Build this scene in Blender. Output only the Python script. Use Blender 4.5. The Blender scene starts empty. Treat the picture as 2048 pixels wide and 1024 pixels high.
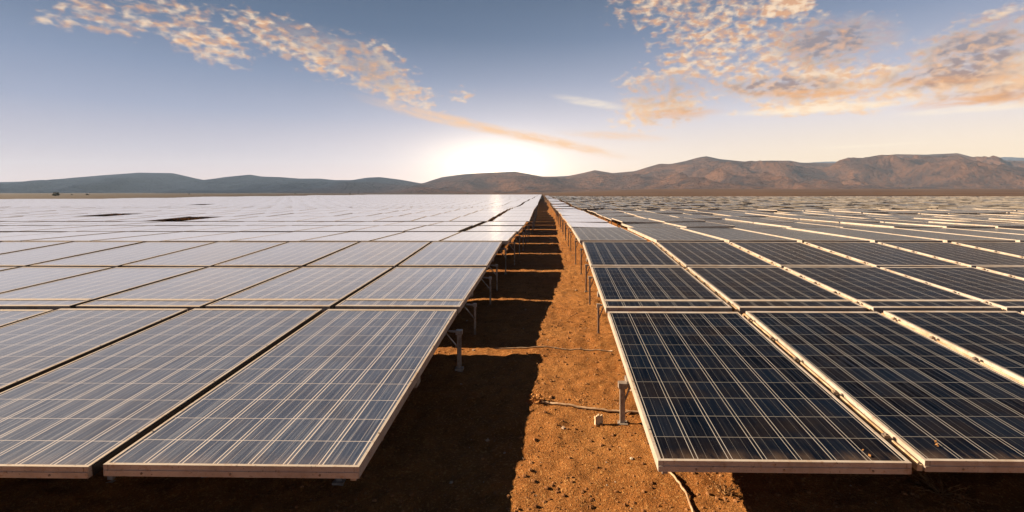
import bpy, math, random
import numpy as np
from mathutils import Vector, Matrix

random.seed(7)
rng = np.random.default_rng(11)
C = bpy.context.scene.collection
SC = bpy.context.scene
R = math.radians

# ------------------------------------------------------------------ camera
FPX = 1004.0                      # focal length in pixels of a 2048 px wide picture
CAM_H = 2.5                       # camera above the zero level
cam_d = bpy.data.cameras.new('camera')
cam = bpy.data.objects.new('camera', cam_d); C.objects.link(cam)
cam.location = (0, 0, CAM_H); cam.rotation_euler = (R(90), 0, 0)
cam_d.sensor_width = 36; cam_d.lens = 36*FPX/2048
cam_d.shift_x = -61/2048; cam_d.shift_y = -127/2048
cam_d.clip_start = 0.05; cam_d.clip_end = 40000
SC.camera = cam

# ------------------------------------------------------------------ exposure
SC.view_settings.view_transform = 'Standard'
SC.view_settings.look = 'None'
SC.view_settings.exposure = 2.1
SC.view_settings.gamma = 1
SC.view_settings.use_curve_mapping = False
SC.render.engine = 'CYCLES'
SC.cycles.use_denoising = True
SC.cycles.max_bounces = 5
SC.cycles.diffuse_bounces = 2
SC.cycles.glossy_bounces = 3
SC.cycles.volume_bounces = 0
EXPF = 2**2.1

# ------------------------------------------------------------------ node helper
class NT:
    def __init__(s, tree): s.t = tree
    def n(s, typ, ins=None, **props):
        nd = s.t.nodes.new(typ)
        for k, v in props.items(): setattr(nd, k, v)
        if ins:
            for k, v in ins.items():
                sock = nd.inputs[k]
                if isinstance(v, bpy.types.NodeSocket): s.t.links.new(v, sock)
                elif v is not None: sock.default_value = v
        return nd
    def m(s, op, a, b=None, c=None, clamp=False):
        ins = {0: a}
        if b is not None: ins[1] = b
        if c is not None: ins[2] = c
        return s.n('ShaderNodeMath', ins, operation=op, use_clamp=clamp).outputs[0]
    def mr(s, v, a, b, c=0.0, d=1.0, smooth=True):
        return s.n('ShaderNodeMapRange', {0: v, 1: a, 2: b, 3: c, 4: d},
                   interpolation_type='SMOOTHSTEP' if smooth else 'LINEAR', clamp=True).outputs[0]
    def ramp(s, v, stops, interp='LINEAR'):
        nd = s.n('ShaderNodeValToRGB', {0: v})
        cr = nd.color_ramp; cr.interpolation = interp
        while len(cr.elements) < len(stops): cr.elements.new(0.5)
        for e, (p, c) in zip(cr.elements, stops):
            e.position = p; e.color = (c[0], c[1], c[2], 1)
        return nd.outputs[0]
    def mix(s, f, a, b, blend='MIX'):
        nd = s.n('ShaderNodeMix', data_type='RGBA', blend_type=blend)
        for i, v in ((0, f), (6, a), (7, b)):
            if isinstance(v, bpy.types.NodeSocket): s.t.links.new(v, nd.inputs[i])
            elif i == 0: nd.inputs[0].default_value = v
            else: nd.inputs[i].default_value = (v[0], v[1], v[2], 1)
        return nd.outputs[2]
    def noise(s, vec, scale, detail=4, rough=0.55, out=0, dim='3D', distort=0.0):
        return s.n('ShaderNodeTexNoise', {'Vector': vec, 'Scale': scale, 'Detail': detail,
                   'Roughness': rough, 'Distortion': distort}, noise_dimensions=dim).outputs[out]

# ------------------------------------------------------------------ sun
SUN_SX, SUN_SY = 2.0, -0.20          # shadow offset on the ground per metre of height
sun_dir = Vector((-SUN_SX, -SUN_SY, 1)).normalized()
SUN_EL = math.asin(sun_dir.z)
sd = bpy.data.lights.new('sun', 'SUN'); sd.energy = 5.0; sd.angle = R(0.5)
sd.color = (1.0, 0.76, 0.50)
sun = bpy.data.objects.new('sun', sd); C.objects.link(sun)
sun.rotation_euler = (-sun_dir).to_track_quat('-Z', 'Y').to_euler()
sun.location = sun_dir*50

# ------------------------------------------------------------------ sky
def azel(x, y):                      # direction of a point of the sky, degrees
    u = (x-1085)/FPX; v = (385-y)/FPX
    return math.degrees(math.atan(u)), math.degrees(math.atan(v/math.sqrt(1+u*u)))
DEGPX = 180/math.pi/FPX

world = bpy.data.worlds.new('World'); SC.world = world
world.use_nodes = True
wt = world.node_tree; wt.nodes.clear(); W = NT(wt)
tc = W.n('ShaderNodeTexCoord').outputs['Generated']
sep = W.n('ShaderNodeSeparateXYZ', {0: tc})
dx, dy, dz = sep.outputs
RAD2 = 180/math.pi
el = W.m('MULTIPLY', W.m('ARCSINE', dz), RAD2)
az = W.m('MULTIPLY', W.m('ARCTAN2', dx, dy), RAD2)
AE = W.n('ShaderNodeCombineXYZ', {0: az, 1: el, 2: 0.0}).outputs[0]
elp = W.m('DIVIDE', W.m('ADD', el, 10.0), 100.0, clamp=True)
def P(e): return (e+10)/100
left_r = W.ramp(elp, [(0, (.30,.25,.24)), (P(-1), (.76,.59,.56)), (P(1), (.78,.62,.60)), (P(4), (.56,.52,.59)),
    (P(8), (.345,.385,.525)), (P(12), (.225,.285,.43)), (P(17), (.112,.168,.275)), (P(23), (.075,.12,.205)),
    (P(35), (.036,.062,.125)), (P(60), (.014,.023,.045)), (1, (.009,.014,.028))])
right_r = W.ramp(elp, [(0, (.30,.22,.16)), (P(-1), (.98,.64,.34)), (P(2), (1.05,.76,.44)), (P(4.5), (.98,.79,.60)),
    (P(8), (.78,.72,.74)), (P(12), (.46,.48,.60)), (P(17), (.24,.30,.44)), (P(23), (.11,.16,.25)),
    (P(32), (.035,.062,.12)), (P(60), (.013,.021,.042)), (1, (.009,.014,.028))])
side = W.mr(az, -26, 42)
sky = W.mix(side, left_r, right_r)
GLOW = 22.0
# glow of the low sun behind the ridge
gaz, gel = azel(992, 332)
def ell_dist(az0, el0, rx, ry, rot=0.0):
    mp = W.n('ShaderNodeMapping', {'Vector': AE, 'Location': (az0, el0, 0), 'Rotation': (0, 0, R(rot)), 'Scale': (rx, ry, 1)}, vector_type='TEXTURE')
    return W.n('ShaderNodeVectorMath', {0: mp.outputs[0]}, operation='LENGTH').outputs['Value']
def glow(rx, ry, col, k, tail=False):
    global sky
    d = ell_dist(gaz, gel, rx, ry)
    g = W.m('MULTIPLY', W.m('EXPONENT', W.m('MULTIPLY', d if tail else W.m('MULTIPLY', d, d), -1.0)), k)
    c = W.n('ShaderNodeCombineXYZ', {0: W.m('MULTIPLY', g, col[0]), 1: W.m('MULTIPLY', g, col[1]), 2: W.m('MULTIPLY', g, col[2])}).outputs[0]
    sky = W.mix(1.0, sky, c, 'ADD')
glow(21, 7.0, (1.0, .76, .52), .34)
glow(7.0, 2.8, (1.0, .80, .54), .60)
glow(2.0, .95, (1.0, .82, .56), 2.6, True)
glow(.5, .35, (1.0, .74, .46), GLOW)

# clouds: puffs broken out of noise inside soft regions of the sky
warp = W.noise(AE, .35, 3, .6, out=1)
wv = W.n('ShaderNodeVectorMath', {0: W.n('ShaderNodeVectorMath', {0: warp, 1: (.5, .5, .5)}, operation='SUBTRACT').outputs[0], 1: (3.2, 1.8, 0)}, operation='MULTIPLY').outputs[0]
AEw = W.n('ShaderNodeVectorMath', {0: AE, 1: wv}, operation='ADD').outputs[0]
def region(lst, src=None):
    acc = None
    for (x, y, rx, ry, rot, w) in lst:
        a, e = azel(x, y); f = math.cos(R(a))
        mp = W.n('ShaderNodeMapping', {'Vector': src or AEw, 'Location': (a, e, 0), 'Rotation': (0, 0, R(rot)),
                 'Scale': (rx*DEGPX*f*f, ry*DEGPX*f, 1)}, vector_type='TEXTURE')
        d = W.n('ShaderNodeVectorMath', {0: mp.outputs[0]}, operation='LENGTH').outputs['Value']
        v = W.mr(d, 0.25, 1.25, w, 0.0)
        acc = v if acc is None else W.m('MAXIMUM', acc, v)
    return acc
PUFFK = .27
puffs = region([(120,28,70,36,0,.72), (210,30,150,52,-6,.80), (340,30,130,60,-20,.85), (400,90,120,40,-20,.85), (450,88,80,34,-15,1.0), (520,60,120,40,-20,.85), (640,105,200,52,-17,1.0), (760,145,120,58,-30,1.05),
    (820,185,100,32,-20,.95), (920,188,34,22,0,.75), (600,75,150,30,-18,.85),
    (1320,15,120,50,0,.95), (1440,55,170,80,0,.95), (1570,5,90,38,0,1.5), (1390,125,150,50,12,1.0), (1310,165,90,40,5,.9), (1320,215,130,50,8,1.15),
    (1620,95,190,70,-4,1.2), (1620,170,260,48,-3,1.3), (1640,212,210,22,0,1.3), (1480,150,120,50,10,1.0), (1940,105,190,75,6,1.3), (1900,165,250,50,3,1.35), (2010,35,120,40,0,.8),
    (2150,120,220,90,0,1.3), (2420,180,260,50,0,1.0), (1740,150,120,40,0,1.05), (2010,150,150,62,0,1.6), (1640,150,120,24,-3,1.45)])
sm_av = W.n('ShaderNodeVectorMath', {0: AE, 1: (1.0, 1.75, 1.0)}, operation='MULTIPLY').outputs[0]
n1 = W.noise(sm_av, .98, 2.4, .45, distort=.25)
n2 = W.noise(sm_av, .34, 3, .5)
nn = W.m('ADD', W.m('MULTIPLY', n1, .68), W.m('MULTIPLY', n2, .32))
dens = W.mr(W.m('ADD', nn, W.m('MULTIPLY', puffs, PUFFK)), .585, .90)
dens = W.m('MULTIPLY', dens, W.mr(puffs, .02, .3))
veil_n = W.noise(W.n('ShaderNodeVectorMath', {0: sm_av, 1: (.45, 1.0, 1.0)}, operation='MULTIPLY').outputs[0], .5, 3, .5, distort=.4)
grey_reg = region([(730,130,110,40,-28,.7), (1660,85,130,50,-4,1.0), (1560,175,160,26,-4,.9), (1950,100,150,60,4,1.0), (1900,150,170,34,0,1.0), (1990,188,150,18,0,.9), (1330,185,100,40,5,.55), (1350,230,90,20,5,.5), (620,80,90,30,-15,.4)])
veil = W.m('MULTIPLY', W.m('MULTIPLY', grey_reg, W.mr(veil_n, .32, .62)), .80)
dens = W.m('MAXIMUM', dens, veil)
n3 = W.noise(sm_av, .95, 2.5, .5, distort=.5)
shade = W.m('MULTIPLY', W.m('MULTIPLY', grey_reg, 1.25), W.mr(W.m('ADD', W.m('MULTIPLY', n3, .55), W.m('MULTIPLY', nn, .45)), .34, .62), clamp=True)
lowwarm = W.mr(el, 5, 17, 1.0, 0.0)
lit_c = W.mix(lowwarm, (.74,.40,.22), (1.02,.64,.34))
lit_c = W.mix(W.mr(n3, .40, .62), lit_c, (1.0,.74,.50))
shade_c = W.mix(W.mr(el, 7, 13, 1.0, 0.0), (.30,.25,.27), (.52,.25,.12))
ccol = W.mix(shade, lit_c, shade_c)
sky = W.mix(W.m('MULTIPLY', dens, .94), sky, ccol)
# smooth streaks
AEs = W.n('ShaderNodeVectorMath', {0: AE, 1: W.n('ShaderNodeVectorMath', {0: wv, 1: (.25, .16, 0)}, operation='MULTIPLY').outputs[0]}, operation='ADD').outputs[0]
def streak(lst, stretch, col, k, lo, hi):
    global sky
    rg = region(lst, AEs)
    mp = W.n('ShaderNodeMapping', {'Vector': AE, 'Rotation': (0, 0, R(stretch)), 'Scale': (2.6, .55, 1)}, vector_type='TEXTURE')
    ns = W.noise(mp.outputs[0], 1.3, 4, .6)
    f = W.m('MULTIPLY', rg, W.mr(ns, lo, hi, .35, 1.0))
    sky = W.mix(W.m('MULTIPLY', f, k), sky, col)
streak([(1000,262,260,11,-12,1.0), (1130,288,130,11,-13,1.0), (880,240,150,8,-12,.7), (1230,272,110,9,-4,.6)], -12, (1.0,.60,.30), .85, .3, .6)
streak([(1990,196,200,12,2,1.0), (1900,160,180,9,-5,.7), (1620,187,130,9,-4,1.0), (1350,228,95,9,0,.6), (2230,190,260,12,0,1.0)], 0, (.86,.42,.16), .85, .35, .6)
streak([(1640,217,200,9,0,1.0), (1950,218,180,8,0,.8), (1180,205,75,9,-10,.7), (1740,291,140,3.5,1,.8)], 0, (1.05,.88,.66), .85, .3, .6)
# daylight sky underneath everything, same sun direction
ns_ = W.n('ShaderNodeTexSky', sky_type='NISHITA')
ns_.sun_disc = False; ns_.sun_elevation = SUN_EL
ns_.sun_rotation = math.atan2(sun_dir.x, sun_dir.y)
nsc = W.n('ShaderNodeVectorMath', {0: ns_.outputs[0], 1: (.0008, .0008, .0008)}, operation='MULTIPLY').outputs[0]
sky = W.mix(1.0, sky, nsc, 'ADD')
WS = .1
skyf = W.n('ShaderNodeVectorMath', {0: sky, 1: (1/(WS*EXPF),)*3}, operation='MULTIPLY').outputs[0]
bg = W.n('ShaderNodeBackground', {'Color': skyf, 'Strength': WS})
wo = W.n('ShaderNodeOutputWorld', {'Surface': bg.outputs[0]})
world.cycles.sampling_method = 'MANUAL'; world.cycles.sample_map_resolution = 1024

# ------------------------------------------------------------------ numpy noise
def vnoise(x, y, seed=0):
    xi = np.floor(x).astype(np.int64); yi = np.floor(y).astype(np.int64)
    fx = x-xi; fy = y-yi
    fx = fx*fx*fx*(fx*(fx*6-15)+10); fy = fy*fy*fy*(fy*(fy*6-15)+10)
    def h(a, b):
        v = (a*374761393 + b*668265263 + seed*982451653) & 0xffffffff
        v = ((v ^ (v >> 13))*1274126177) & 0xffffffff
        v = (v ^ (v >> 16)) & 0xffffff
        return v/float(0xffffff)
    a = h(xi, yi); b = h(xi+1, yi); c = h(xi, yi+1); d = h(xi+1, yi+1)
    return (a*(1-fx)+b*fx)*(1-fy) + (c*(1-fx)+d*fx)*fy
def fbm(x, y, octv=4, seed=0, gain=.5):
    s = 0; amp = 1; t = 0
    for i in range(octv):
        s = s+amp*vnoise(x*2**i, y*2**i, seed+i*17); t += amp; amp *= gain
    return s/t
def ridged(x, y, octv=5, seed=0, gain=.5):
    s = 0; amp = 1; t = 0
    for i in range(octv):
        s = s+amp*(1-np.abs(2*vnoise(x*2**i, y*2**i, seed+i*13)-1)); t += amp; amp *= gain
    return s/t
def sstep(x, a, b):
    t = np.clip((x-a)/(b-a), 0, 1); return t*t*(3-2*t)

# ------------------------------------------------------------------ mesh helpers
class MB:
    """collects faces of one mesh; per-face material index and uv"""
    def __init__(s): s.v = []; s.f = []; s.mi = []; s.uv = []
    def quad(s, pts, mi=0, uv=None):
        i = len(s.v); s.v.extend([tuple(p) for p in pts]); s.f.append(tuple(range(i, i+len(pts)))); s.mi.append(mi)
        s.uv.append(uv or [(0, 0)]*len(pts))
    def box(s, o, ax, ay, az_, mi=0):
        o, ax, ay, az_ = map(Vector, (o, ax, ay, az_))
        p = [o, o+ax, o+ax+ay, o+ay, o+az_, o+ax+az_, o+ax+ay+az_, o+ay+az_]
        for q in ((0,3,2,1),(4,5,6,7),(0,1,5,4),(1,2,6,5),(2,3,7,6),(3,0,4,7)):
            s.quad([p[k] for k in q], mi)
    def tube(s, pts, r, n=8, mi=0):
        pts = [Vector(p) for p in pts]; rings = []
        rs = r if isinstance(r, (list, tuple)) else [r]*len(pts)
        for k, p in enumerate(pts):
            d = (pts[min(k+1, len(pts)-1)]-pts[max(k-1, 0)]).normalized()
            a = d.cross(Vector((0, 0, 1)));
            if a.length < 1e-3: a = d.cross(Vector((1, 0, 0)))
            a.normalize(); b = d.cross(a)
            i0 = len(s.v)
            for j in range(n):
                t = 2*math.pi*j/n; s.v.append(tuple(p+(a*math.cos(t)+b*math.sin(t))*rs[k]))
            rings.append(i0)
        for k in range(len(rings)-1):
            for j in range(n):
                a0, a1 = rings[k]+j, rings[k]+(j+1) % n; b0, b1 = rings[k+1]+j, rings[k+1]+(j+1) % n
                s.f.append((a0, a1, b1, b0)); s.mi.append(mi); s.uv.append([(0, 0)]*4)
        for r0, rev in ((rings[0], True), (rings[-1], False)):
            c = tuple(r0+j for j in range(n)); s.f.append(c[::-1] if not rev else c); s.mi.append(mi); s.uv.append([(0, 0)]*n)
    def mesh(s, name, mats, smooth=False):
        me = bpy.data.meshes.new(name); me.from_pydata(s.v, [], s.f)
        uvl = me.uv_layers.new(name='UVMap')
        flat = [c for f in s.uv for p in f for c in p]
        uvl.data.foreach_set('uv', flat)
        for m_ in (mats if isinstance(mats, (list, tuple)) else [mats]): me.materials.append(m_)
        me.polygons.foreach_set('material_index', s.mi)
        if smooth: me.polygons.foreach_set('use_smooth', [True]*len(s.f))
        me.update(); return me
def link(name, me, parent=None, loc=None):
    o = bpy.data.objects.new(name, me); C.objects.link(o)
    if parent: o.parent = parent
    if loc is not None: o.location = loc
    return o
def tag(o, label, cat, group=None, kind=None):
    if label: o['label'] = label
    if cat: o['category'] = cat
    if group: o['group'] = group
    if kind: o['kind'] = kind
    return o
def empty(name, loc, rz=0):
    o = bpy.data.objects.new(name, None); C.objects.link(o); o.location = loc; o.rotation_euler.z = rz
    o.empty_display_size = .3
    return o
def grid_mesh(name, xs, ys, Z, mat, smooth=True):
    nx, ny = len(xs), len(ys)
    X, Y = np.meshgrid(xs, ys)
    co = np.stack([X, Y, Z], -1).reshape(-1, 3)
    me = bpy.data.meshes.new(name)
    i = np.arange(nx-1)[None, :]+nx*np.arange(ny-1)[:, None]
    q = np.stack([i, i+1, i+1+nx, i+nx], -1).reshape(-1, 4)
    me.vertices.add(len(co)); me.vertices.foreach_set('co', co.ravel().astype(np.float32))
    me.loops.add(q.size); me.loops.foreach_set('vertex_index', q.ravel().astype(np.int32))
    me.polygons.add(len(q)); me.polygons.foreach_set('loop_start', (np.arange(len(q))*4).astype(np.int32))
    me.polygons.foreach_set('use_smooth', np.full(len(q), smooth))
    me.update(calc_edges=True); me.validate()
    me.materials.append(mat)
    return me

# ------------------------------------------------------------------ materials
def new_mat(name):
    m_ = bpy.data.materials.new(name); m_.use_nodes = True
    t = m_.node_tree; t.nodes.clear(); N = NT(t)
    bs = N.n('ShaderNodeBsdfPrincipled')
    N.n('ShaderNodeOutputMaterial', {'Surface': bs.outputs[0]})
    return m_, N, bs
def setin(N, bs, **kw):
    for k, v in kw.items():
        k = k.replace('_', ' ')
        if isinstance(v, bpy.types.NodeSocket): N.t.links.new(v, bs.inputs[k])
        elif k.endswith('Color') or k.endswith('Tint'): bs.inputs[k].default_value = (*v, 1)
        else: bs.inputs[k].default_value = v

def ground_mat():
    m_, N, bs = new_mat('orange_dirt')
    pos = N.n('ShaderNodeNewGeometry').outputs['Position']
    big = N.noise(pos, .55, 3, .5); mid = N.noise(pos, 5, 4, .6); fine = N.noise(pos, 38, 3, .65); grit = N.noise(pos, 110, 2, .6)
    c = N.mix(N.mr(big, .3, .7), (.182,.068,.0165), (.246,.108,.032))
    c = N.mix(N.mr(mid, .38, .68, 0, .55), c, (.115,.045,.011))
    c = N.mix(N.mr(fine, .52, .68, 0, .8), c, (.35,.19,.07))
    c = N.mix(N.mr(grit, .55, .68, 0, .75), c, (.05,.02,.006))
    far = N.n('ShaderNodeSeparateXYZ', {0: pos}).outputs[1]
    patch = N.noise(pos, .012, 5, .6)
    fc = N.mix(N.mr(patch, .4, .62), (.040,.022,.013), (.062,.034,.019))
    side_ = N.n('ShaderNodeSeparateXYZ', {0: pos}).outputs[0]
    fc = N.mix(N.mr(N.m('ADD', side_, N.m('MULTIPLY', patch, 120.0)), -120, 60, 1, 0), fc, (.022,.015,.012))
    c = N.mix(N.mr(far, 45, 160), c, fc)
    b1 = N.n('ShaderNodeBump', {'Height': mid, 'Strength': .5, 'Distance': .05})
    b2 = N.n('ShaderNodeBump', {'Height': fine, 'Strength': 1.0, 'Distance': .03, 'Normal': b1.outputs[0]})
    b3 = N.n('ShaderNodeBump', {'Height': grit, 'Strength': 1.0, 'Distance': .014, 'Normal': b2.outputs[0]})
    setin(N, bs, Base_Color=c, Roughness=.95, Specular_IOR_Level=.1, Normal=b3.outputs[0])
    return m_
def simple_mat(name, c1, c2, scale=6, rough=.6, metal=0.0, spec=.4, bump=0.0, lo=.4, hi=.65):
    m_, N, bs = new_mat(name)
    oc = N.n('ShaderNodeTexCoord').outputs['Object']
    f = N.mr(N.noise(oc, scale, 4, .6), lo, hi)
    setin(N, bs, Base_Color=N.mix(f, c1, c2), Roughness=N.mr(f, 0, 1, rough-.08, rough+.1), Metallic=metal, Specular_IOR_Level=spec)
    if bump:
        setin(N, bs, Normal=N.n('ShaderNodeBump', {'Height': N.noise(oc, scale*5, 4, .6), 'Strength': bump, 'Distance': .01}).outputs[0])
    return m_

TW, NCOL = 1.98, 7
def glass_mat(name, cellA, cellB, line_col, ior, rough, dust, sheen, streaks, linew=1.0, coat=0.0, fine=1.0):
    m_, N, bs = new_mat(name)
    uv = N.n('ShaderNodeUVMap', uv_map='UVMap').outputs[0]
    sp = N.n('ShaderNodeSeparateXYZ', {0: uv}); u, v = sp.outputs[0], sp.outputs[1]
    cw = (TW-.07)/NCOL
    fc = N.m('FRACT', N.m('DIVIDE', N.m('SUBTRACT', u, .035), cw))
    dcol = N.m('MULTIPLY', N.m('MINIMUM', fc, N.m('SUBTRACT', 1.0, fc)), cw)
    def band(d, c, w): return N.mr(N.m('ABSOLUTE', N.m('SUBTRACT', d, c)), w*.6, w*1.15, 1, 0)
    dbl = band(dcol, .0165, .0052*linew)
    d3 = N.m('MULTIPLY', N.m('ABSOLUTE', N.m('SUBTRACT', N.m('ABSOLUTE', N.m('SUBTRACT', fc, .5)), .17)), cw)
    thin = N.m('MULTIPLY', band(d3, 0, .0022*linew), .55*fine)
    rp = .345
    fr = N.m('FRACT', N.m('DIVIDE', v, rp))
    drow = N.m('MULTIPLY', N.m('MINIMUM', fr, N.m('SUBTRACT', 1.0, fr)), rp)
    rowl = N.m('MULTIPLY', band(drow, 0, .0042), .75*fine)
    brk = N.noise(N.n('ShaderNodeCombineXYZ', {0: N.m('MULTIPLY', u, 9.0), 1: N.m('MULTIPLY', v, 1.2), 2: 0.0}).outputs[0], 1.0, 3, .6)
    line = N.m('MULTIPLY', N.m('MAXIMUM', N.m('MAXIMUM', dbl, thin), rowl), N.mr(brk, .25, .55, .72, 1.0))
    cellid = N.n('ShaderNodeCombineXYZ', {0: N.m('FLOOR', N.m('DIVIDE', N.m('SUBTRACT', u, .035), cw)), 1: N.m('FLOOR', N.m('DIVIDE', v, rp)), 2: N.n('ShaderNodeObjectInfo').outputs['Random']}).outputs[0]
    wn = N.n('ShaderNodeTexWhiteNoise', {'Vector': cellid}).outputs['Value']
    rndw = N.m('MULTIPLY', N.n('ShaderNodeObjectInfo').outputs['Random'], 37.0)
    stv = N.n('ShaderNodeCombineXYZ', {0: N.m('MULTIPLY', u, 55.0), 1: N.m('MULTIPLY', v, .9), 2: rndw}).outputs[0]
    st = N.noise(stv, 1.0, 4, .65)
    cell = N.mix(wn, cellA, cellB)
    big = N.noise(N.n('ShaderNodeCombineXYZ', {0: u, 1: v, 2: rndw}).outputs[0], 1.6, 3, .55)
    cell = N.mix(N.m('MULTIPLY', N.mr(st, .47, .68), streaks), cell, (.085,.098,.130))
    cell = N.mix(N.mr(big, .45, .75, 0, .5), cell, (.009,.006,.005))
    col = N.mix(line, cell, line_col)
    dn = N.noise(N.n('ShaderNodeCombineXYZ', {0: N.m('MULTIPLY', u, 3.0), 1: v, 2: rndw}).outputs[0], 2.2, 5, .65)
    col = N.mix(N.m('MULTIPLY', N.mr(dn, .3, .8), dust), col, (.36,.28,.22))
    low = N.m('MULTIPLY', N.mr(v, .02, .20, 1, 0), N.mr(dn, .35, .65))
    col = N.mix(N.m('MULTIPLY', low, .14), col, (.30,.20,.13))
    rg = N.m('ADD', N.m('MULTIPLY', st, .16), rough)
    bmp = N.n('ShaderNodeBump', {'Height': N.m('ADD', N.m('MULTIPLY', st, .5), line), 'Strength': .12, 'Distance': .004})
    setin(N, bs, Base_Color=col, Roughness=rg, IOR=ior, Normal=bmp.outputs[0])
    if coat: setin(N, bs, Coat_Weight=coat, Coat_Roughness=.19, Coat_IOR=1.5)
    if sheen:
        setin(N, bs, Sheen_Weight=sheen, Sheen_Roughness=.24, Sheen_Tint=(.72,.78,.96))
    return m_
def frame_mat():
    m_, N, bs = new_mat('weathered_aluminium')
    oc = N.n('ShaderNodeTexCoord').outputs['Object']; rnd = N.n('ShaderNodeObjectInfo').outputs['Random']
    v = N.n('ShaderNodeVectorMath', {0: oc, 1: N.n('ShaderNodeCombineXYZ', {0: N.m('MULTIPLY', rnd, 40.0), 1: rnd, 2: 0.0}).outputs[0]}, operation='ADD').outputs[0]
    a = N.noise(v, 3, 5, .65); b = N.noise(v, 14, 4, .7)
    c = N.mix(N.mr(a, .35, .7), FRAME_A, FRAME_B)
    c = N.mix(N.mr(b, .54, .70, 0, .6), c, (.18,.10,.05))
    c = N.mix(N.mr(N.noise(v, 40, 2, .6), .64, .74, 0, .7), c, (.06,.045,.035))
    setin(N, bs, Base_Color=c, Roughness=N.mr(a, .3, .7, .32, .6), Metallic=.15, Specular_IOR_Level=.5)
    return m_
M = {}
M['ground'] = ground_mat()
FRAME_A, FRAME_B = (0.3358,0.3066,0.2811), (0.2409,0.1971,0.1606)
M['frame'] = frame_mat()
M['glassL'] = glass_mat('bright_dusty_panel_glass', (.008,.014,.032), (.014,.023,.046), (.46,.42,.39), 2.5, .24, .05, .68, .9, .95, .9)  # sky reflection of the left block partly put into streak colour and sheen
M['glassR'] = glass_mat('dark_panel_glass', (.0008,.0020,.0058), (.002,.0050,.0125), (.25,.245,.245), 1.05, .09, .014, 0, .06, .60, 0, .6)  # darker copy of the panel glass; weak sky reflection set in the material
M['steel'] = simple_mat('galvanised_steel', (.26,.235,.215), (.15,.12,.10), 9, .55, .35, .5)
M['gap_dark'] = simple_mat('black_gap_shade', (.012,.011,.012), (.022,.018,.016), 8, .7, 0, .2)  # near-black colour for the shade painted into the panel gaps
M['farframe'] = simple_mat('dull_far_frame', (.17,.155,.14), (.10,.085,.07), .8, .5, .1, .4)
M['rust'] = simple_mat('dusty_beam', (0.3504,0.2628,0.1825), (0.2190,0.1387,0.0730), 7, .7, 0, .3)
M['clamp'] = simple_mat('dark_clamp_metal', (.12,.10,.09), (.25,.18,.12), 12, .5, .4)
M['cable'] = simple_mat('pale_cable_sleeve', (0.2628,0.1825,0.1168), (0.1606,0.0876,0.0438), 12, .7)
M['stone'] = simple_mat('pebble', (0.1898,0.0912,0.0365), (0.1095,0.0474,0.0175), 5, .9, 0, .15)
M['palestone'] = simple_mat('pale_pebble', (0.2336,0.1606,0.1095), (0.2920,0.2409,0.1971), 9, .9, 0, .15)
M['twig'] = simple_mat('dry_twig', (.22,.12,.05), (.12,.06,.025), 20, .9, 0, .1)
M['weed'] = simple_mat('dry_weed', (.36,.17,.06), (.22,.10,.035), 20, .9, 0, .1)
M['marker'] = simple_mat('bleached_wood', (0.4015,0.3358,0.2482), (0.3066,0.2190,0.1387), 18, .8, 0, .2)
M['shrub'] = simple_mat('dark_shrub_leaves', (.035,.040,.022), (.060,.058,.030), 2, .9, 0, .1)
M['trunk'] = simple_mat('shrub_wood', (.10,.07,.05), (.07,.05,.035), 6, .9, 0, .1)

# ------------------------------------------------------------------ terrain
def zg_line(Y):                      # bare ground between the panel blocks (numpy friendly)
    return CAM_H + np.interp(Y, [0, 2.5, 4.2, 8, 14.4, 30, 300, 1200, 9000], [-2.68, -2.66, -2.61, -2.42, -2.24, -2.26, -2.25, -2.2, -2.0])
def zg(X, Y):
    z = zg_line(Y)
    rise = sstep(np.asarray(X, float), -60, 260)*(sstep(np.asarray(Y, float), 190, 1100)*9.5)
    return z+rise
# ground sheet: dense near the path, growing to the horizon
def grow(a, step, to, k=1.12):
    out = [a]; s = step
    while out[-1] < to: out.append(out[-1]+s); s *= k
    return np.array(out)
xs_mid = np.arange(-4.0, 5.6, .035)
xs = np.concatenate([-(grow(4.0, .05, 8900, 1.13)[1:])[::-1], xs_mid, grow(xs_mid[-1], .05, 8900, 1.13)[1:]])
ys_mid = np.arange(2.6, 12, .035)
ys = np.concatenate([-grow(-2.6, .3, 60, 1.5)[1:][::-1], ys_mid, grow(ys_mid[-1], .04, 9000, 1.035)[1:]])
XX, YY = np.meshgrid(xs, ys)
ZZ = zg(XX, YY)
near = 1-sstep(np.hypot(XX, YY), 12, 45)
ZZ = ZZ + near*((fbm(XX*1.1, YY*1.1, 3, 3)-.5)*.09 + (fbm(XX*7, YY*7, 3, 5, .6)-.5)*.050)
far = sstep(YY, 200, 700)
ZZ = ZZ + far*(fbm(XX/160, YY/160, 4, 9)-.5)*2.0
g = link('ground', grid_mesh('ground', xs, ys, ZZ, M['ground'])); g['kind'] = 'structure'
def gz(x, y):
    x = np.float64(x); y = np.float64(y)
    nr = 1-sstep(np.hypot(x, y), 12, 45)
    return float(zg(x, y) + nr*((fbm(x*1.1, y*1.1, 3, 3)-.5)*.09 + (fbm(x*7, y*7, 3, 5, .6)-.5)*.050))

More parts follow.
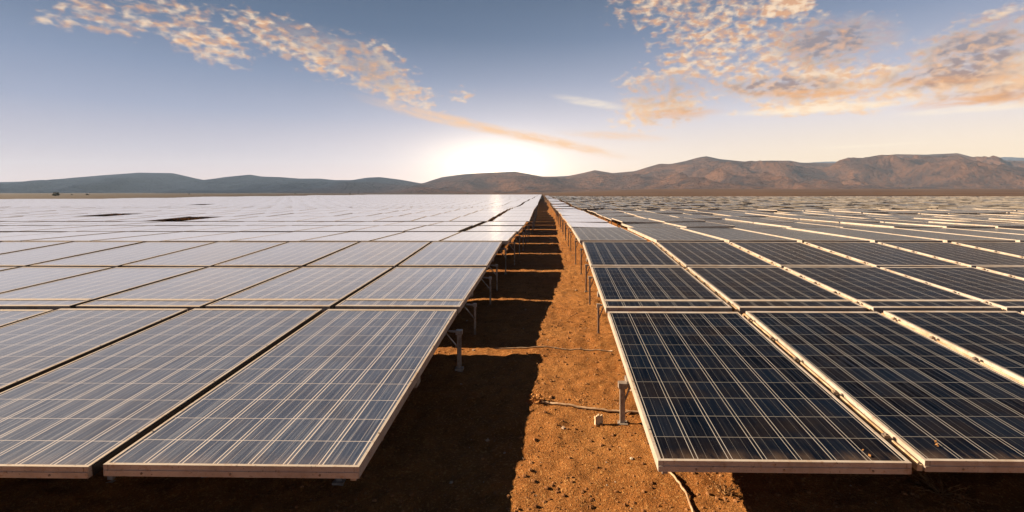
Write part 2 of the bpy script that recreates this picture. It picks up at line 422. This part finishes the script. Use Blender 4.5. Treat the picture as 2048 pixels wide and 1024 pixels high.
# ------------------------------------------------------------------ hills
def hill_mat(name, a, b, c_):
    m_, N, bs = new_mat(name)
    pos = N.n('ShaderNodeNewGeometry').outputs['Position']
    n_ = N.noise(pos, .006, 6, .62); n2_ = N.noise(pos, .035, 5, .68)
    c = N.mix(N.mr(n_, .35, .65), a, b)
    c = N.mix(N.mr(n2_, .50, .66, 0, .75), c, c_)
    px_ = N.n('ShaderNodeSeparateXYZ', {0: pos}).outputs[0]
    c = N.mix(N.mr(N.m('ADD', px_, N.m('MULTIPLY', n_, 500.0)), -650, 150, 1, 0), c, (.011,.017,.036))  # left hills darkened and blued: backlight and haze put into the colour
    bmp = N.n('ShaderNodeBump', {'Height': N.noise(pos, .014, 7, .68), 'Strength': 1.0, 'Distance': 45})
    setin(N, bs, Base_Color=c, Roughness=1, Specular_IOR_Level=0, Normal=bmp.outputs[0])
    return m_
HILL = [(-900,372),(-500,362),(-200,370),(75,362),(150,355),(210,350),(280,345),(345,346),(372,352),(405,361),(450,354),(500,349),(525,353),(560,354),(600,357),(640,357),(670,360),(705,360),
        (735,355),(760,354),(800,359),(845,367),(862,361),(885,354),(930,348),(980,345),(1030,343),(1085,353),(1130,353),(1165,346),(1190,340),(1225,346),(1270,342),
        (1295,334),(1320,327),(1340,328),(1370,322),(1395,315),(1412,312),(1440,318),(1490,323),(1530,321),(1580,321),(1600,325),(1650,326),(1720,327),(1745,320),(1790,308),(1850,309),
        (1915,306),(1945,314),(2000,320),(2060,322),(2200,312),(2400,330),(2700,318),(3100,335)]
YR = 2600.0
hx = np.array([(p[0]-1085)/FPX*YR for p in HILL]); hh = np.array([(385-p[1])/FPX*YR+CAM_H for p in HILL])
gx = np.arange(-5200, 5600, 18.0); gy = np.concatenate([np.arange(1150, 2100, 22.0), np.arange(2100, 2800, 16.0), np.arange(2800, 3700, 60.0)])
GX, GY = np.meshgrid(gx, gy)
def hills_z(GX, GY):
    px = GX*YR/np.maximum(GY, 1)*.35 + GX*.65
    wx = (fbm(GX/500, GY/500, 3, 41)-.5)*260*(1-sstep(np.abs(GY-YR), 0, 400)*0)*sstep(np.abs(GY-YR), 20, 500)
    ridge = np.interp(px+wx, hx, hh)
    ridge = ridge
    d = (GY-YR)
    front = np.clip(1+d/1250.0, 0, 1); back = np.clip(1-d/1000.0, 0, 1)
    env = np.where(d < 0, front**1.55, back)
    z = ridge*env
    rn = ridged(GX/420+GY/1300, GY/900, 5, 23, .52)
    gul = ridged(GX/150, GY/480, 4, 71, .55)
    amp = np.clip(ridge/110, .2, 1.3)*np.sin(np.clip(env, 0, 1)*np.pi)**.8
    z = z + ((rn-.62)*(130+190*sstep(GX, 200, 1100)) + (gul-.6)*(48+50*sstep(GX, 200, 1100)))*amp*np.clip(1.18-1.25*env, 0, 1)
    # low knolls in front of the range, higher on the right side
    kn = fbm(GX/330, GY/260, 4, 88)
    z = z + np.clip(kn-.52, 0, 1)*70*sstep(env, .05, .35)*(1-sstep(env, .4, .85))
    return z
HZ = hills_z(GX, GY)
HZ = HZ + (zg(GX, GY)-2.5)*(1-sstep(GY, 1500, 2300)) - 3.0*(1-sstep(GY, 1150, 1450))
h = link('hills', grid_mesh('hills', gx, gy, HZ, hill_mat('hill_scrub_haze', (.085,.043,.024), (.030,.017,.013), (.012,.008,.008)))); h['kind'] = 'structure'
# a farther range showing through the saddles
DR = [(1100,352),(1400,335),(1560,330),(1620,323),(1660,321),(1715,322),(1760,330),(1900,325),(1985,314),(2010,311),(2050,313),(2200,316),(2500,330),(3000,350)]
YD = 3650.0
dxs = np.array([(p[0]-1085)/FPX*YD for p in DR]); dh = np.array([(385-p[1])/FPX*YD+CAM_H for p in DR])
gx2 = np.arange(0, 7200, 50.0); gy2 = np.arange(3200, 4000, 40.0)
G2X, G2Y = np.meshgrid(gx2, gy2)
e2 = np.clip(1-np.abs(G2Y-YD)/420, 0, 1)**1.2
Z2 = np.interp(G2X, dxs, dh)*e2 + (ridged(G2X/600, G2Y/600, 4, 5)-.6)*60*np.sin(e2*np.pi)-2
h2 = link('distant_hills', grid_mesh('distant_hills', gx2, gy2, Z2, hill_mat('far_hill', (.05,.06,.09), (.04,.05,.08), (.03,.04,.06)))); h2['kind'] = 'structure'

# ------------------------------------------------------------------ solar panels
FH = .085                                           # frame height
class Row:
    def __init__(s, side, idx, Yf, zf, Yr, zr, rot, edge, crossbars=()):
        s.side, s.idx, s.Yf, s.Yr, s.rot, s.edge = side, idx, Yf, Yr, rot, edge
        s.zf, s.zr = zf+CAM_H, zr+CAM_H
        s.L = math.hypot(Yr-Yf, zr-zf); s.cross = crossbars
        s.t = Vector((0, (Yr-Yf)/s.L, (zr-zf)/s.L)); s.n = Vector((0, -s.t.z, s.t.y))
    def P(s, x, y, up=0.0):                         # table coordinates -> local (x across, y along the slope)
        return Vector((x, 0, 0)) + s.t*y + s.n*up + Vector((0, 0, s.zf))
rows = {'L': [], 'R': []}
eL = lambda Y: -1.39+.0227*(Y-3.85)
eR = lambda Y: .918+.0227*(Y-3.98)
rows['L'] += [Row('L',1,3.85,-2.09,7.70,-1.787,-R(1.3),eL(3.85)), Row('L',2,7.94,-1.80,11.03,-1.632,-R(1.3),eL(7.86),(.34,)),
              Row('L',3,11.17,-1.628,14.40,-1.42,-R(1.3),eL(11.1)), Row('L',4,14.78,-1.425,18.40,-1.44,-R(1.0),-1.02),
              Row('L',5,18.70,-1.44,22.1,-1.465,-R(.6),-.90), Row('L',6,22.40,-1.465,25.8,-1.485,0,-.82)]
rows['R'] += [Row('R',1,3.98,-2.13,7.70,-1.818,-R(1.3),eR(3.98)), Row('R',2,7.94,-1.825,11.03,-1.632,-R(1.3),eR(7.87),(.36,)),
              Row('R',3,11.17,-1.628,14.40,-1.42,-R(1.3),eR(11.1)), Row('R',4,14.78,-1.41,20.3,-1.40,-R(.8),1.10),
              Row('R',5,20.42,-1.40,24.1,-1.43,0,1.16), Row('R',6,24.2,-1.43,27.9,-1.45,0,1.18)]
def zfar(Y): return -1.46-.25*(1-math.exp(-max(Y-25, 0)/90.0))+.07*math.sin(Y*.19)+.05*math.sin(Y*.071+1)*min(Y/60, 1.6)
Y = 26.45; i = 7
while Y < 420:
    gp = .28 if i not in (8, 15) else .6
    Y += gp; rows['L'].append(Row('L', i, Y, zfar(Y), Y+3.75, zfar(Y)+.07, 0, -.70 if Y < 60 else -.62)); Y += 3.75; i += 1
Y = 28.0; i = 7
while Y < 420:
    Y += .12 if i % 6 else .5; rows['R'].append(Row('R', i, Y, zfar(Y), Y+3.75, zfar(Y+3.75), 0, 1.22)); Y += 3.75; i += 1

def col_x(row, c):                                  # x of the table's left edge, c = 0 next to the path
    if row.side == 'L': gp = .072 if row.idx <= 4 else .06
    elif row.idx <= 3: gp = .135
    elif row.idx == 4: gp = .16
    else: gp = .22 if row.side == 'L' else .12
    s = TW+gp
    extra = 0
    if row.side == 'L':
        if row.idx >= 5: extra = .22 if c >= 1 else 0
        return row.edge-TW-c*s-extra
    if row.idx >= 4 and c >= 1: extra = .12 if row.idx == 4 else .55
    return row.edge+c*s+extra
def limits(row):                                    # reach of the field sideways
    if row.side == 'L': return -112-.05*row.Yf
    return 150+.25*row.Yf
def ymax(side, x): return 410 if side == 'L' else 205+45*math.sin(x*.07)*0+60*math.exp(-abs(x)/25)
def proj(x, y, z): return 1085+FPX*x/y, 385+FPX*(CAM_H-z)/y
def area_in_view(row, c):
    x0 = col_x(row, c); pts = [proj(x0, row.Yf, row.zf), proj(x0+TW, row.Yf, row.zf), proj(x0+TW, row.Yr, row.zr), proj(x0, row.Yr, row.zr)]
    if max(p[0] for p in pts) < -8 or min(p[0] for p in pts) > 2056: return 0
    a = 0
    for k in range(4):
        (xa, ya), (xb, yb) = pts[k], pts[(k+1) % 4]; a += xa*yb-xb*ya
    return abs(a)/2
cand = []
for sd_ in 'LR':
    for row in rows[sd_]:
        c = 0
        while True:
            x0 = col_x(row, c)
            if (sd_ == 'L' and x0 < limits(row)) or (sd_ == 'R' and x0 > limits(row)): break
            if row.Yf > ymax(sd_, x0): break
            if not (sd_ == 'L' and (row.idx, c) in ((7, 9), (8, 13), (12, 8), (16, 21))): cand.append((area_in_view(row, c), row, c))
            c += 1
cand.sort(key=lambda t: -t[0])
single = [t for t in cand[:300] if t[0] > 0]
rest = cand[len(single):]
# individuals just outside the frame keep the nearest rows complete from a step aside
gl = {'L': M['glassL'], 'R': M['glassR']}

def frame_mesh(row, top=.004):
    FH = .045 if row.idx >= 6 else .085
    w = .024 if row.side == 'L' else .027
    m = MB(); L = row.L
    def bar(x0, x1, y0, y1, z0=-FH, z1=top, ins=.0):
        o = row.P(x0, y0, z0); m.box(o, Vector((x1-x0, 0, 0)), row.t*(y1-y0), row.n*(z1-z0))
    wa = .075 if row.idx in (2, 3, 4) else w; wb = .07 if row.idx <= 3 else w
    bar(0, w, 0, L); bar(TW-w, TW, 0, L); bar(w, TW-w, 0, wa)
    bar(.003, TW-.003, -.005, -.0002, -FH-.001, -.040)                                  # stepped lower lip
    bar(w, TW-w, L-wb, L)
    for y in row.cross: bar(w, TW-w, y, y+.10, -FH, top+.004)
    # a small return lip along the bottom of the frame
    bar(w, w+.03, w, L-w, -FH, -FH+.006); bar(TW-w-.03, TW-w, w, L-w, -FH, -FH+.006)
    if row.idx <= 3:                                                                     # corner joints and screws
        for x in (w+.012, TW-w-.015): m.box(row.P(x, -.002, -.038), (.003, 0, 0), row.t*.0015, row.n*.040, 1)
        for x in (.30, TW*.5, TW-.30): m.tube([row.P(x, -.009, -.062), row.P(x, -.004, -.062)], .009, 8, 1)
        for x in (w*.5, TW-w*.5):
            for q in range(4): m.tube([row.P(x, L*(.12+.25*q), top-.001), row.P(x, L*(.12+.25*q), top+.004)], .007, 6, 1)
    return m.mesh('frame', [M['frame'], M['clamp']])
def glass_mesh(row, mat):
    w = .024 if row.side == 'L' else .027
    m = MB(); L = row.L
    wa = .075 if row.idx in (2, 3, 4) else w; wb = .07 if row.idx <= 3 else w
    lo = wa
    for y in list(row.cross)+[L-wb]:
        x0, x1 = w, TW-w
        m.quad([row.P(x0, lo), row.P(x1, lo), row.P(x1, y), row.P(x0, y)], 0, [(x0, lo), (x1, lo), (x1, y), (x0, y)])
        m.quad([row.P(x0, lo, -.02), row.P(x0, y, -.02), row.P(x1, y, -.02), row.P(x1, lo, -.02)], 1)
        lo = y+.10
    return m.mesh('glass', [mat, M['frame']])
def beam_mesh(row, y):
    m = MB(); m.box(row.P(.03, y, -FH-.062), (TW-.06, 0, 0), row.t*.05, row.n*.06); return m.mesh('beam', M['steel'])
def leg_mesh(row, x, y, thick, out):
    """post from the ground to the beam; out = bracket reaching sideways to the panel edge"""
    m = MB(); p = row.P(x, y, -FH-.02); zb = -.12
    gy_ = row.Yf+p.y
    base = float(zg_line(gy_))-.12
    t = thick
    m.box((p.x-t/2, p.y-t*.35, base), (t, 0, 0), (0, t*.7, 0), (0, 0, p.z-base))
    m.box((p.x-t, p.y-t, base+.08), (2*t, 0, 0), (0, 2*t, 0), (0, 0, .045))         # footing collar
    if out:
        q = row.P(x-out, y, -FH-.03)
        m.tube([p+Vector((0, 0, -.02)), q], .016, 6)
        m.tube([p+Vector((0, 0, -.26)), q+Vector((-out*.4, 0, 0))], .011, 6)
        m.box((p.x-t*.8, p.y-t*.8, p.z-.05), (t*1.6, 0, 0), (0, t*1.6, 0), (0, 0, .06))
    return m.mesh('leg', M['steel'])
def purlin_mesh(row, x):
    m = MB(); m.box(row.P(x, .05, -FH-.055), (.045, 0, 0), row.t*(row.L-.1), row.n*.05)
    m.box(row.P(x-.05, row.L*.45, -FH-.13), (.10, 0, 0), row.t*.16, row.n*.075); return m.mesh('purlin', M['steel'])
def brace_mesh(row, x):
    m = MB(); a = row.P(x, row.L*.30, -FH-.05); b = row.P(x, row.L*.82, -FH-.05)
    zb = float(zg_line(row.Yf+b.y))
    m.tube([(a.x, a.y, a.z), (b.x, b.y, zb+.22)], .013, 6); return m.mesh('brace', M['steel'])
def clamp_mesh(row, x, y):
    m = MB(); o = row.P(x, y, -.012); m.box(o, (.05, 0, 0), row.t*.045, row.n*.022)
    m.tube([row.P(x+.025, y+.022, .009), row.P(x+.025, y+.022, .022)], .013, 6)
    return m.mesh('clamp', M['clamp'])
def gap_rail_mesh(row):
    m = MB(); m.box(row.P(-.052, .01, -FH-.004), (.046, 0, 0), row.t*(row.L-.02), row.n*.05)
    m.box(row.P(-.040, .02, -FH+.046), (.012, 0, 0), row.t*(row.L-.04), row.n*.016)
    return m.mesh('gap_rail', M['rust'])
def gap_shade_mesh(row):  # added dark strip on the panel side, standing in for gap shade
    m = MB(); m.box(row.P(TW+.001, .03, -FH), (.012, 0, 0), row.t*(row.L-.06), row.n*(FH-.004)); return m.mesh('gap_shade_strip', M['gap_dark'])

ORD = ['front','second','third','fourth','fifth','sixth','seventh','eighth','ninth','tenth','eleventh','twelfth','thirteenth','fourteenth','fifteenth','sixteenth','seventeenth','eighteenth','nineteenth','twentieth','twenty-first','twenty-second','twenty-third','twenty-fourth','twenty-fifth']+['twenty-'+w for w in ('sixth','seventh','eighth','ninth')]+['thirtieth']+['thirty-'+w for w in ('first','second','third','fourth','fifth','sixth','seventh','eighth','ninth')]+['fortieth']+['forty-'+w for w in ('first','second','third','fourth','fifth','sixth','seventh','eighth','ninth')]
mesh_cache = {}
def parts_for(row, inner):
    key = (row.side, row.idx, inner)
    if key in mesh_cache: return mesh_cache[key]
    s = 1 if row.side == 'L' else -1
    xin = TW if row.side == 'L' else 0.0             # edge facing the path
    out = .15*s if row.side == 'L' else .07*s
    P_ = [('frame', frame_mesh(row)), ('glass', glass_mesh(row, gl['L'] if (inner and row.idx >= 5) else gl[row.side]))]  # far path-side tables share the bright glass for its pale reflection
    if row.idx <= 5:
        for y in (row.L*.16, row.L*.82): P_.append(('beam', beam_mesh(row, y-.03)))
    ys_ = (row.L*(.42 if (row.side == 'R' and row.idx == 1) else .18), row.L*.84)
    for k, y in enumerate(ys_):
        hid = inner and row.idx == 1 and ((s > 0 and k == 0) or (s < 0 and k == 1))
        if inner and not hid:
            P_.append(('leg', leg_mesh(row, xin+out, y, .055 if row.idx == 1 else .034, out)))
        else:
            P_.append(('leg', leg_mesh(row, (TW-.45) if s > 0 else .45, y, .05, 0)))
        P_.append(('leg', leg_mesh(row, .3 if s > 0 else TW-.3, y, .05, 0)))
    if row.idx <= 4 and inner: P_.append(('purlin', purlin_mesh(row, (TW-.09) if s > 0 else .045)))
    if row.idx <= 4 and not inner: P_.append(('brace', brace_mesh(row, TW*.5)))
    if row.side == 'L' and row.idx <= 6 and not inner: P_.append(('gap_shade_strip', gap_shade_mesh(row)))
    if row.idx <= 3 and row.side == 'R' and not inner:
        P_.append(('gap_rail', gap_rail_mesh(row)))
        for fr in (.09, .3, .52, .70, .9): P_.append(('clamp', clamp_mesh(row, -.10, row.L*fr)))
    mesh_cache[key] = P_
    return P_
proto = {}
single.sort(key=lambda t: (t[1].side, t[1].idx, t[2]))
for a, row, c in single:
    x0 = col_x(row, c); key = (row.side, row.idx, c == 0)
    if key not in proto:
        root = empty('solar_panel', (x0, row.Yf, 0), row.rot); proto[key] = root
        for nm, me in parts_for(row, c == 0): link(nm, me, root)
    else:
        src = proto[key]; root = src.copy(); C.objects.link(root); root.location = (x0, row.Yf, 0)
        for ch in list(src.children):
            k = ch.copy(); C.objects.link(k); k.parent = root
    if row.side == 'R' and row.idx >= 5:
        root.rotation_euler.y = R(random.uniform(-1.6, 1.6)); root.location.z = random.uniform(-.05, .05); root.location.x += random.uniform(-.03, .03)
    root.rotation_euler.x += R(random.uniform(-.18, .18)); root.rotation_euler.y += R(random.uniform(-.22, .22))
    side_w = 'left' if row.side == 'L' else 'right'
    look = {('L', True): 'dusty reflective solar panel', ('L', False): 'pale sky-reflecting solar panel', ('R', True): 'dark blue solar panel', ('R', False): 'dark gridded solar panel'}[(row.side, row.idx <= 3)]
    place = 'beside the dirt path' if c == 0 else f'{ORD[c]} from the dirt path'
    rw = 'in the front row' if row.idx == 1 else f'in the {ORD[row.idx-1]} row back'
    tag(root, f'{look} {rw}, {side_w} side, {place}', 'solar panel',
        'dusty solar panels left of the dirt path' if row.side == 'L' else 'dark solar panels right of the dirt path')

# the rest of the field, too many to count: one object
fv, ff, fm, fu = [], [], [], []
def far_panel(row, x0, c, PW=TW):
    jitter = row.side == 'R'
    L = row.L; w = .03 if row.side == 'L' else .035
    fh = .035
    roll = random.uniform(-.045, .045) if jitter else random.uniform(-.002, .002)
    pit = random.uniform(-.014, .014) if jitter else 0
    zo = random.uniform(-.07, .07) if jitter else 0
    def p(x, y, up=0):
        q = row.P(x, y, up); return (x0+q.x, row.Yf+q.y, q.z+zo+roll*(x-PW/2)+pit*(y-L/2))
    gi = 1 if row.side == 'L' or c == 0 else 2
    def quad(pts, mi, uv=None):
        i = len(fv); fv.extend(pts); ff.append((i, i+1, i+2, i+3)); fm.append(mi); fu.extend(uv or [(0, 0)]*4)
    o = [(0, 0), (PW, 0), (PW, L), (0, L)]; n_ = [(w, w), (PW-w, w), (PW-w, L-w), (w, L-w)]
    quad([p(*q) for q in n_], gi, n_)
    for k in range(4):
        a, b = o[k], o[(k+1) % 4]; a2, b2 = n_[k], n_[(k+1) % 4]
        quad([p(*a), p(*b), p(*b2), p(*a2)], 0)
        quad([p(*a, -fh), p(*b, -fh), p(*b), p(*a)], 0)
    quad([p(*q, -fh) for q in o[::-1]], 0)
    base = row.P(0, 0).z
    for (lx, ly) in ((.2, L*.2), (PW-.2, L*.2), (.2, L*.8), (PW-.2, L*.8)):
        t = .03; zb = float(zg_line(row.Yf+ly))-.05
        c4 = [(lx-t, ly-t), (lx+t, ly-t), (lx+t, ly+t), (lx-t, ly+t)]
        if row.Yf < 90:
            for k in range(4):
                a, b = c4[k], c4[(k+1) % 4]; pa = p(*a, -fh); pb = p(*b, -fh)
                quad([(pa[0], pa[1], zb), (pb[0], pb[1], zb), pb, pa], 3)
for a, row, c in rest:
    if row.side == 'R' and row.Yf > 40 and random.random() < .012: continue
    if row.side == 'R' and c > 0:
        for q in (0, 1): far_panel(row, col_x(row, c)+q*(TW/2+.02), c, TW/2-.03)
    else: far_panel(row, col_x(row, c), c)
me = bpy.data.meshes.new('distant_solar_panels')
fva = np.array(fv, np.float32); ffa = np.array(ff, np.int32)
me.vertices.add(len(fva)); me.vertices.foreach_set('co', fva.ravel())
me.loops.add(ffa.size); me.loops.foreach_set('vertex_index', ffa.ravel())
me.polygons.add(len(ffa)); me.polygons.foreach_set('loop_start', (np.arange(len(ffa))*4).astype(np.int32))
me.update(calc_edges=True)
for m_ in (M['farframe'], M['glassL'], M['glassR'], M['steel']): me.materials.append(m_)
me.polygons.foreach_set('material_index', np.array(fm, np.int32))
me.uv_layers.new(name='UVMap').data.foreach_set('uv', np.array(fu, np.float32).ravel())
me.update()
tag(link('distant_solar_panels', me), 'the far mass of solar panels running back to the foot of the hills', 'solar panels', None, 'stuff')

# ------------------------------------------------------------------ small things on the ground
def blob(m, c, r, seed, squash=.6):
    rs = random.Random(seed); V = []
    n1_, n2_ = 5, 4
    i0 = len(m.v)
    rot = rs.random()*6
    for a in range(n2_+1):
        th = math.pi*a/n2_
        for b in range(n1_):
            ph = 2*math.pi*b/n1_+rot+.3*a; k = r*rs.uniform(.75, 1.2)
            m.v.append((c[0]+k*math.sin(th)*math.cos(ph), c[1]+k*math.sin(th)*math.sin(ph), c[2]+k*squash*math.cos(th)))
    for a in range(n2_):
        for b in range(n1_):
            p = i0+a*n1_; m.f.append((p+b, p+n1_+b, p+n1_+(b+1) % n1_, p+(b+1) % n1_)); m.mi.append(0); m.uv.append([(0, 0)]*4)
def scatter(name, n, mat, rlo, rhi, label, seed, pw=4.0, region=(-2.6, 3.6, 3.2, 22)):
    m = MB(); rs = random.Random(seed)
    for k in range(n):
        y = region[2]+(region[3]-region[2])*rs.random()**2.0; x = rs.uniform(region[0], region[1])
        r = rlo+(rhi-rlo)*rs.random()**pw
        blob(m, (x, y, gz(x, y)+r*.15), r, seed*100000+k)
    o = link(name, m.mesh(name, mat)); tag(o, label, 'gravel', None, 'stuff'); return o
scatter('gravel', 11000, M['stone'], .006, .026, 'loose orange clods and gravel strewn over the dirt path', 3)
scatter('pale_gravel', 260, M['palestone'], .008, .028, 'a few pale pebbles lying among the orange dirt', 4)

def ground_path(pts, lift=.012, sub=8, wob=.0, seed=1):
    rs = random.Random(seed); out = []
    for (a, b) in zip(pts[:-1], pts[1:]):
        for k in range(sub):
            t = k/sub; x = a[0]+(b[0]-a[0])*t+rs.uniform(-wob, wob); y = a[1]+(b[1]-a[1])*t+rs.uniform(-wob, wob)
            out.append((x, y, gz(x, y)+lift))
    x, y = pts[-1]; out.append((x, y, gz(x, y)+lift)); return out
def gp(px, py):                                     # pixel of the photo -> a spot on the ground
    Yd = 5.0
    for _ in range(30): Yd = FPX*(CAM_H-float(zg_line(Yd)))/(py-385)
    return ((px-1085)/FPX*Yd, Yd)
def cable(pts, r, label, seed, lift=.014):
    m = MB(); m.tube(ground_path(pts, lift, 7, .004, seed), r, 7); o = link('cable', m.mesh('cable', M['cable'], True)); tag(o, label, 'cable', None); return o
cable([gp(1072, 806), gp(1130, 816), gp(1190, 823), gp(1250, 828), gp(1300, 829)], .013, 'pale stiff cable lying across the path to the front right panel leg', 1, .02)
cable([gp(1335, 945), gp(1358, 972), gp(1375, 1000), gp(1392, 1060)], .010, 'thin pale cable trailing from under the front right panel towards the viewer', 2, .02)
cable([gp(990, 699), gp(1080, 699), gp(1150, 701), gp(1225, 703)], .009, 'thin half buried cable crossing the path beyond the first panel shadow', 3, .010)

def tuft(name, x, y, n, hgt, spread, mat, label, cat, seed, leaf=.02):
    rs = random.Random(seed); z0 = gz(x, y); root = empty(name, (x, y, z0)); st = MB(); lf = MB()
    for k in range(n):
        a = rs.uniform(0, 6.28); s_ = spread*rs.uniform(.3, 1); hh_ = hgt*rs.uniform(.5, 1)
        p0 = Vector((rs.uniform(-.02, .02), rs.uniform(-.02, .02), -.01)); p2 = Vector((math.cos(a)*s_, math.sin(a)*s_, hh_))
        p1 = (p0+p2)/2+Vector((0, 0, hh_*.18)); st.tube([p0, p1, p2], [.004, .003, .0015], 5)
        for j in range(7):
            t = rs.uniform(.3, 1.0); q = p0.lerp(p2, t)+Vector((rs.gauss(0, .015), rs.gauss(0, .015), rs.gauss(0, .015)))
            u_ = Vector((rs.gauss(0, 1), rs.gauss(0, 1), rs.gauss(0, 1))).normalized()*leaf; w_ = u_.cross(Vector((rs.gauss(0, 1), rs.gauss(0, 1), 1))).normalized()*leaf*.4
            lf.quad([q-u_, q+w_, q+u_, q-w_])
    link('stems', st.mesh('stems', M['twig']), root); link('leaves', lf.mesh('leaves', mat), root)
    tag(root, label, cat); return root
x, y = gp(1074, 806); tuft('dry_weed', x, y, 30, .10, .10, M['weed'], 'small dry orange weed at the end of the pale cable on the path', 'weed', 5)
x, y = gp(1160, 806); tuft('dry_weed', x, y, 12, .04, .12, M['weed'], 'low flattened dry weed just above the pale cable mid path', 'weed', 6, .012)
x, y = gp(1880, 985); tuft('dry_twigs', x, y, 26, .10, .38, M['twig'], 'tangle of dry twigs on the lit strip below the second right panel', 'twigs', 7, .012)
x, y = gp(1450, 985); tuft('dry_twigs', x, y, 16, .12, .18, M['twig'], 'dark dry twigs on the ground below the front right panel edge', 'twigs', 9, .014)
# bleached wooden stub by the cable
def stub():
    x, y = gp(1197, 848); root = empty('marker_stake', (x, y, gz(x, y)-.01), .35)
    m = MB(); m.box((-.045, -.012, .0), (.09, 0, 0), (0, .024, 0), (.004, 0, .095)); m.box((-.045, -.016, .075), (.012, 0, 0), (0, .03, 0), (0, 0, .03))
    for k in range(5): m.box((-.045+.019*k, -.009, .09), (.014, 0, 0), (0, .018, 0), (.003, 0, .010+.012*((k*7) % 3)))
    link('post', m.mesh('post', M['marker']), root)
    tag(root, 'short splintered pale wooden stake beside the cable on the path', 'stake')
stub()
# chip of dry leaf litter caught on the glass
def litter(row, c, u, v, label, seed):
    rs = random.Random(seed); m = MB(); x0 = col_x(row, c)
    for k in range(5):
        ctr = row.P(u+rs.uniform(-.03, .03), v+rs.uniform(-.05, .05), .008+rs.random()*.012)
        a = rs.uniform(0, 6.28); d = Vector((math.cos(a), math.sin(a), rs.uniform(-.3, .5)))*rs.uniform(.008, .022); e = Vector((-d.y, d.x, .01))*.45
        m.quad([ctr-d, ctr+e, ctr+d, ctr-e])
    o = link('dead_leaf', m.mesh('dead_leaf', M['twig'])); o.location = (x0, row.Yf, 0); o.rotation_euler.z = row.rot
    tag(o, label, 'leaf litter')
litter(rows['R'][0], 0, 1.69, .14, 'crumpled dry leaf on the lower right corner of the front right panel', 1)
litter(rows['R'][0], 1, .25, .22, 'crumpled dry leaf on the lower left corner of the second right panel', 2)

# ------------------------------------------------------------------ shrubs on the plain below the left hills
def shrub_mesh(seed, w, hgt):
    rs = random.Random(seed); m = MB()
    cl = [(rs.uniform(-.6, .6)*w, rs.uniform(-.6, .6)*w, hgt*rs.uniform(.35, .85), rs.uniform(.25, .45)*w) for _ in range(9)]
    for (cx, cy, cz, r) in cl:
        for k in range(70):
            d = Vector((rs.gauss(0, 1), rs.gauss(0, 1), rs.gauss(0, .8))).normalized()*r*rs.uniform(.5, 1.05)
            q = Vector((cx, cy, max(cz+d.z, .05)))+Vector((d.x, d.y, 0)); s_ = w*.09
            u_ = Vector((rs.gauss(0, 1), rs.gauss(0, 1), rs.gauss(0, 1))).normalized()*s_; v_ = u_.orthogonal().normalized()*s_*.7
            m.quad([q-u_, q-v_, q+u_, q+v_])
    t = MB()
    for k in range(4):
        a = k*1.6+rs.random(); t.tube([(0, 0, -.2), (math.cos(a)*w*.3, math.sin(a)*w*.3, hgt*.5)], [w*.05, w*.02], 5)
    return m.mesh('crown', M['shrub']), t.mesh('trunk', M['trunk'])
SHR = [(112,330,3.6,'large dark round shrub alone at the far left foot of the hills'), (144,420,1.7,None), (175,430,2.2,None), (235,520,1.4,None), (330,560,1.5,None), (378,540,1.8,None),
       (410,600,1.6,None), (500,640,1.5,None), (590,600,2.0,None), (610,560,1.6,None), (700,640,2.4,'broad dark shrub clump below the dip in the left ridge'), (716,640,1.8,None), (760,700,1.7,None), (935,700,2.2,'dark shrub on the plain left of the glow')]
for k, (px, Yd, w, lab) in enumerate(SHR):
    x = (px-1085)/FPX*Yd; root = empty('shrub', (x, Yd, float(zg(x, Yd))-.6)); cm, tm = shrub_mesh(100+k, w*.6, w*.9)
    link('crown', cm, root); link('trunk', tm, root)
    tag(root, lab or 'small dark shrub dotting the plain below the left hills', 'shrub', None if lab else 'small dark shrubs below the left hills')
for k, (px, py, Yd, w, lab) in enumerate([(1818,374,900,2.6,'lone dark shrub at the foot of the right hills')]):
    x = (px-1085)/FPX*Yd; root = empty('shrub', (x, Yd, float(zg(x, Yd))-.3)); cm, tm = shrub_mesh(160, w, w*1.2); link('crown', cm, root); link('trunk', tm, root); tag(root, lab, 'shrub')

# ------------------------------------------------------------------ haze
def haze(density):
    m_ = bpy.data.materials.new('haze_air'); m_.use_nodes = True; t = m_.node_tree; t.nodes.clear(); N = NT(t)
    v = N.n('ShaderNodeVolumePrincipled', {'Color': (.46, .66, 1.0, 1), 'Density': density, 'Anisotropy': .0})
    N.n('ShaderNodeOutputMaterial', {'Volume': v.outputs[0]})
    m = MB(); m.box((-9100, -80, -9), (18300, 0, 0), (0, 4180, 0), (0, 0, 262))
    o = link('haze', m.mesh('haze', m_)); o['kind'] = 'stuff'; o['label'] = 'thin warm dust haze filling the air over the plain and hills'
    o['category'] = 'haze'
HAZE = 0.00007
if HAZE: haze(HAZE)
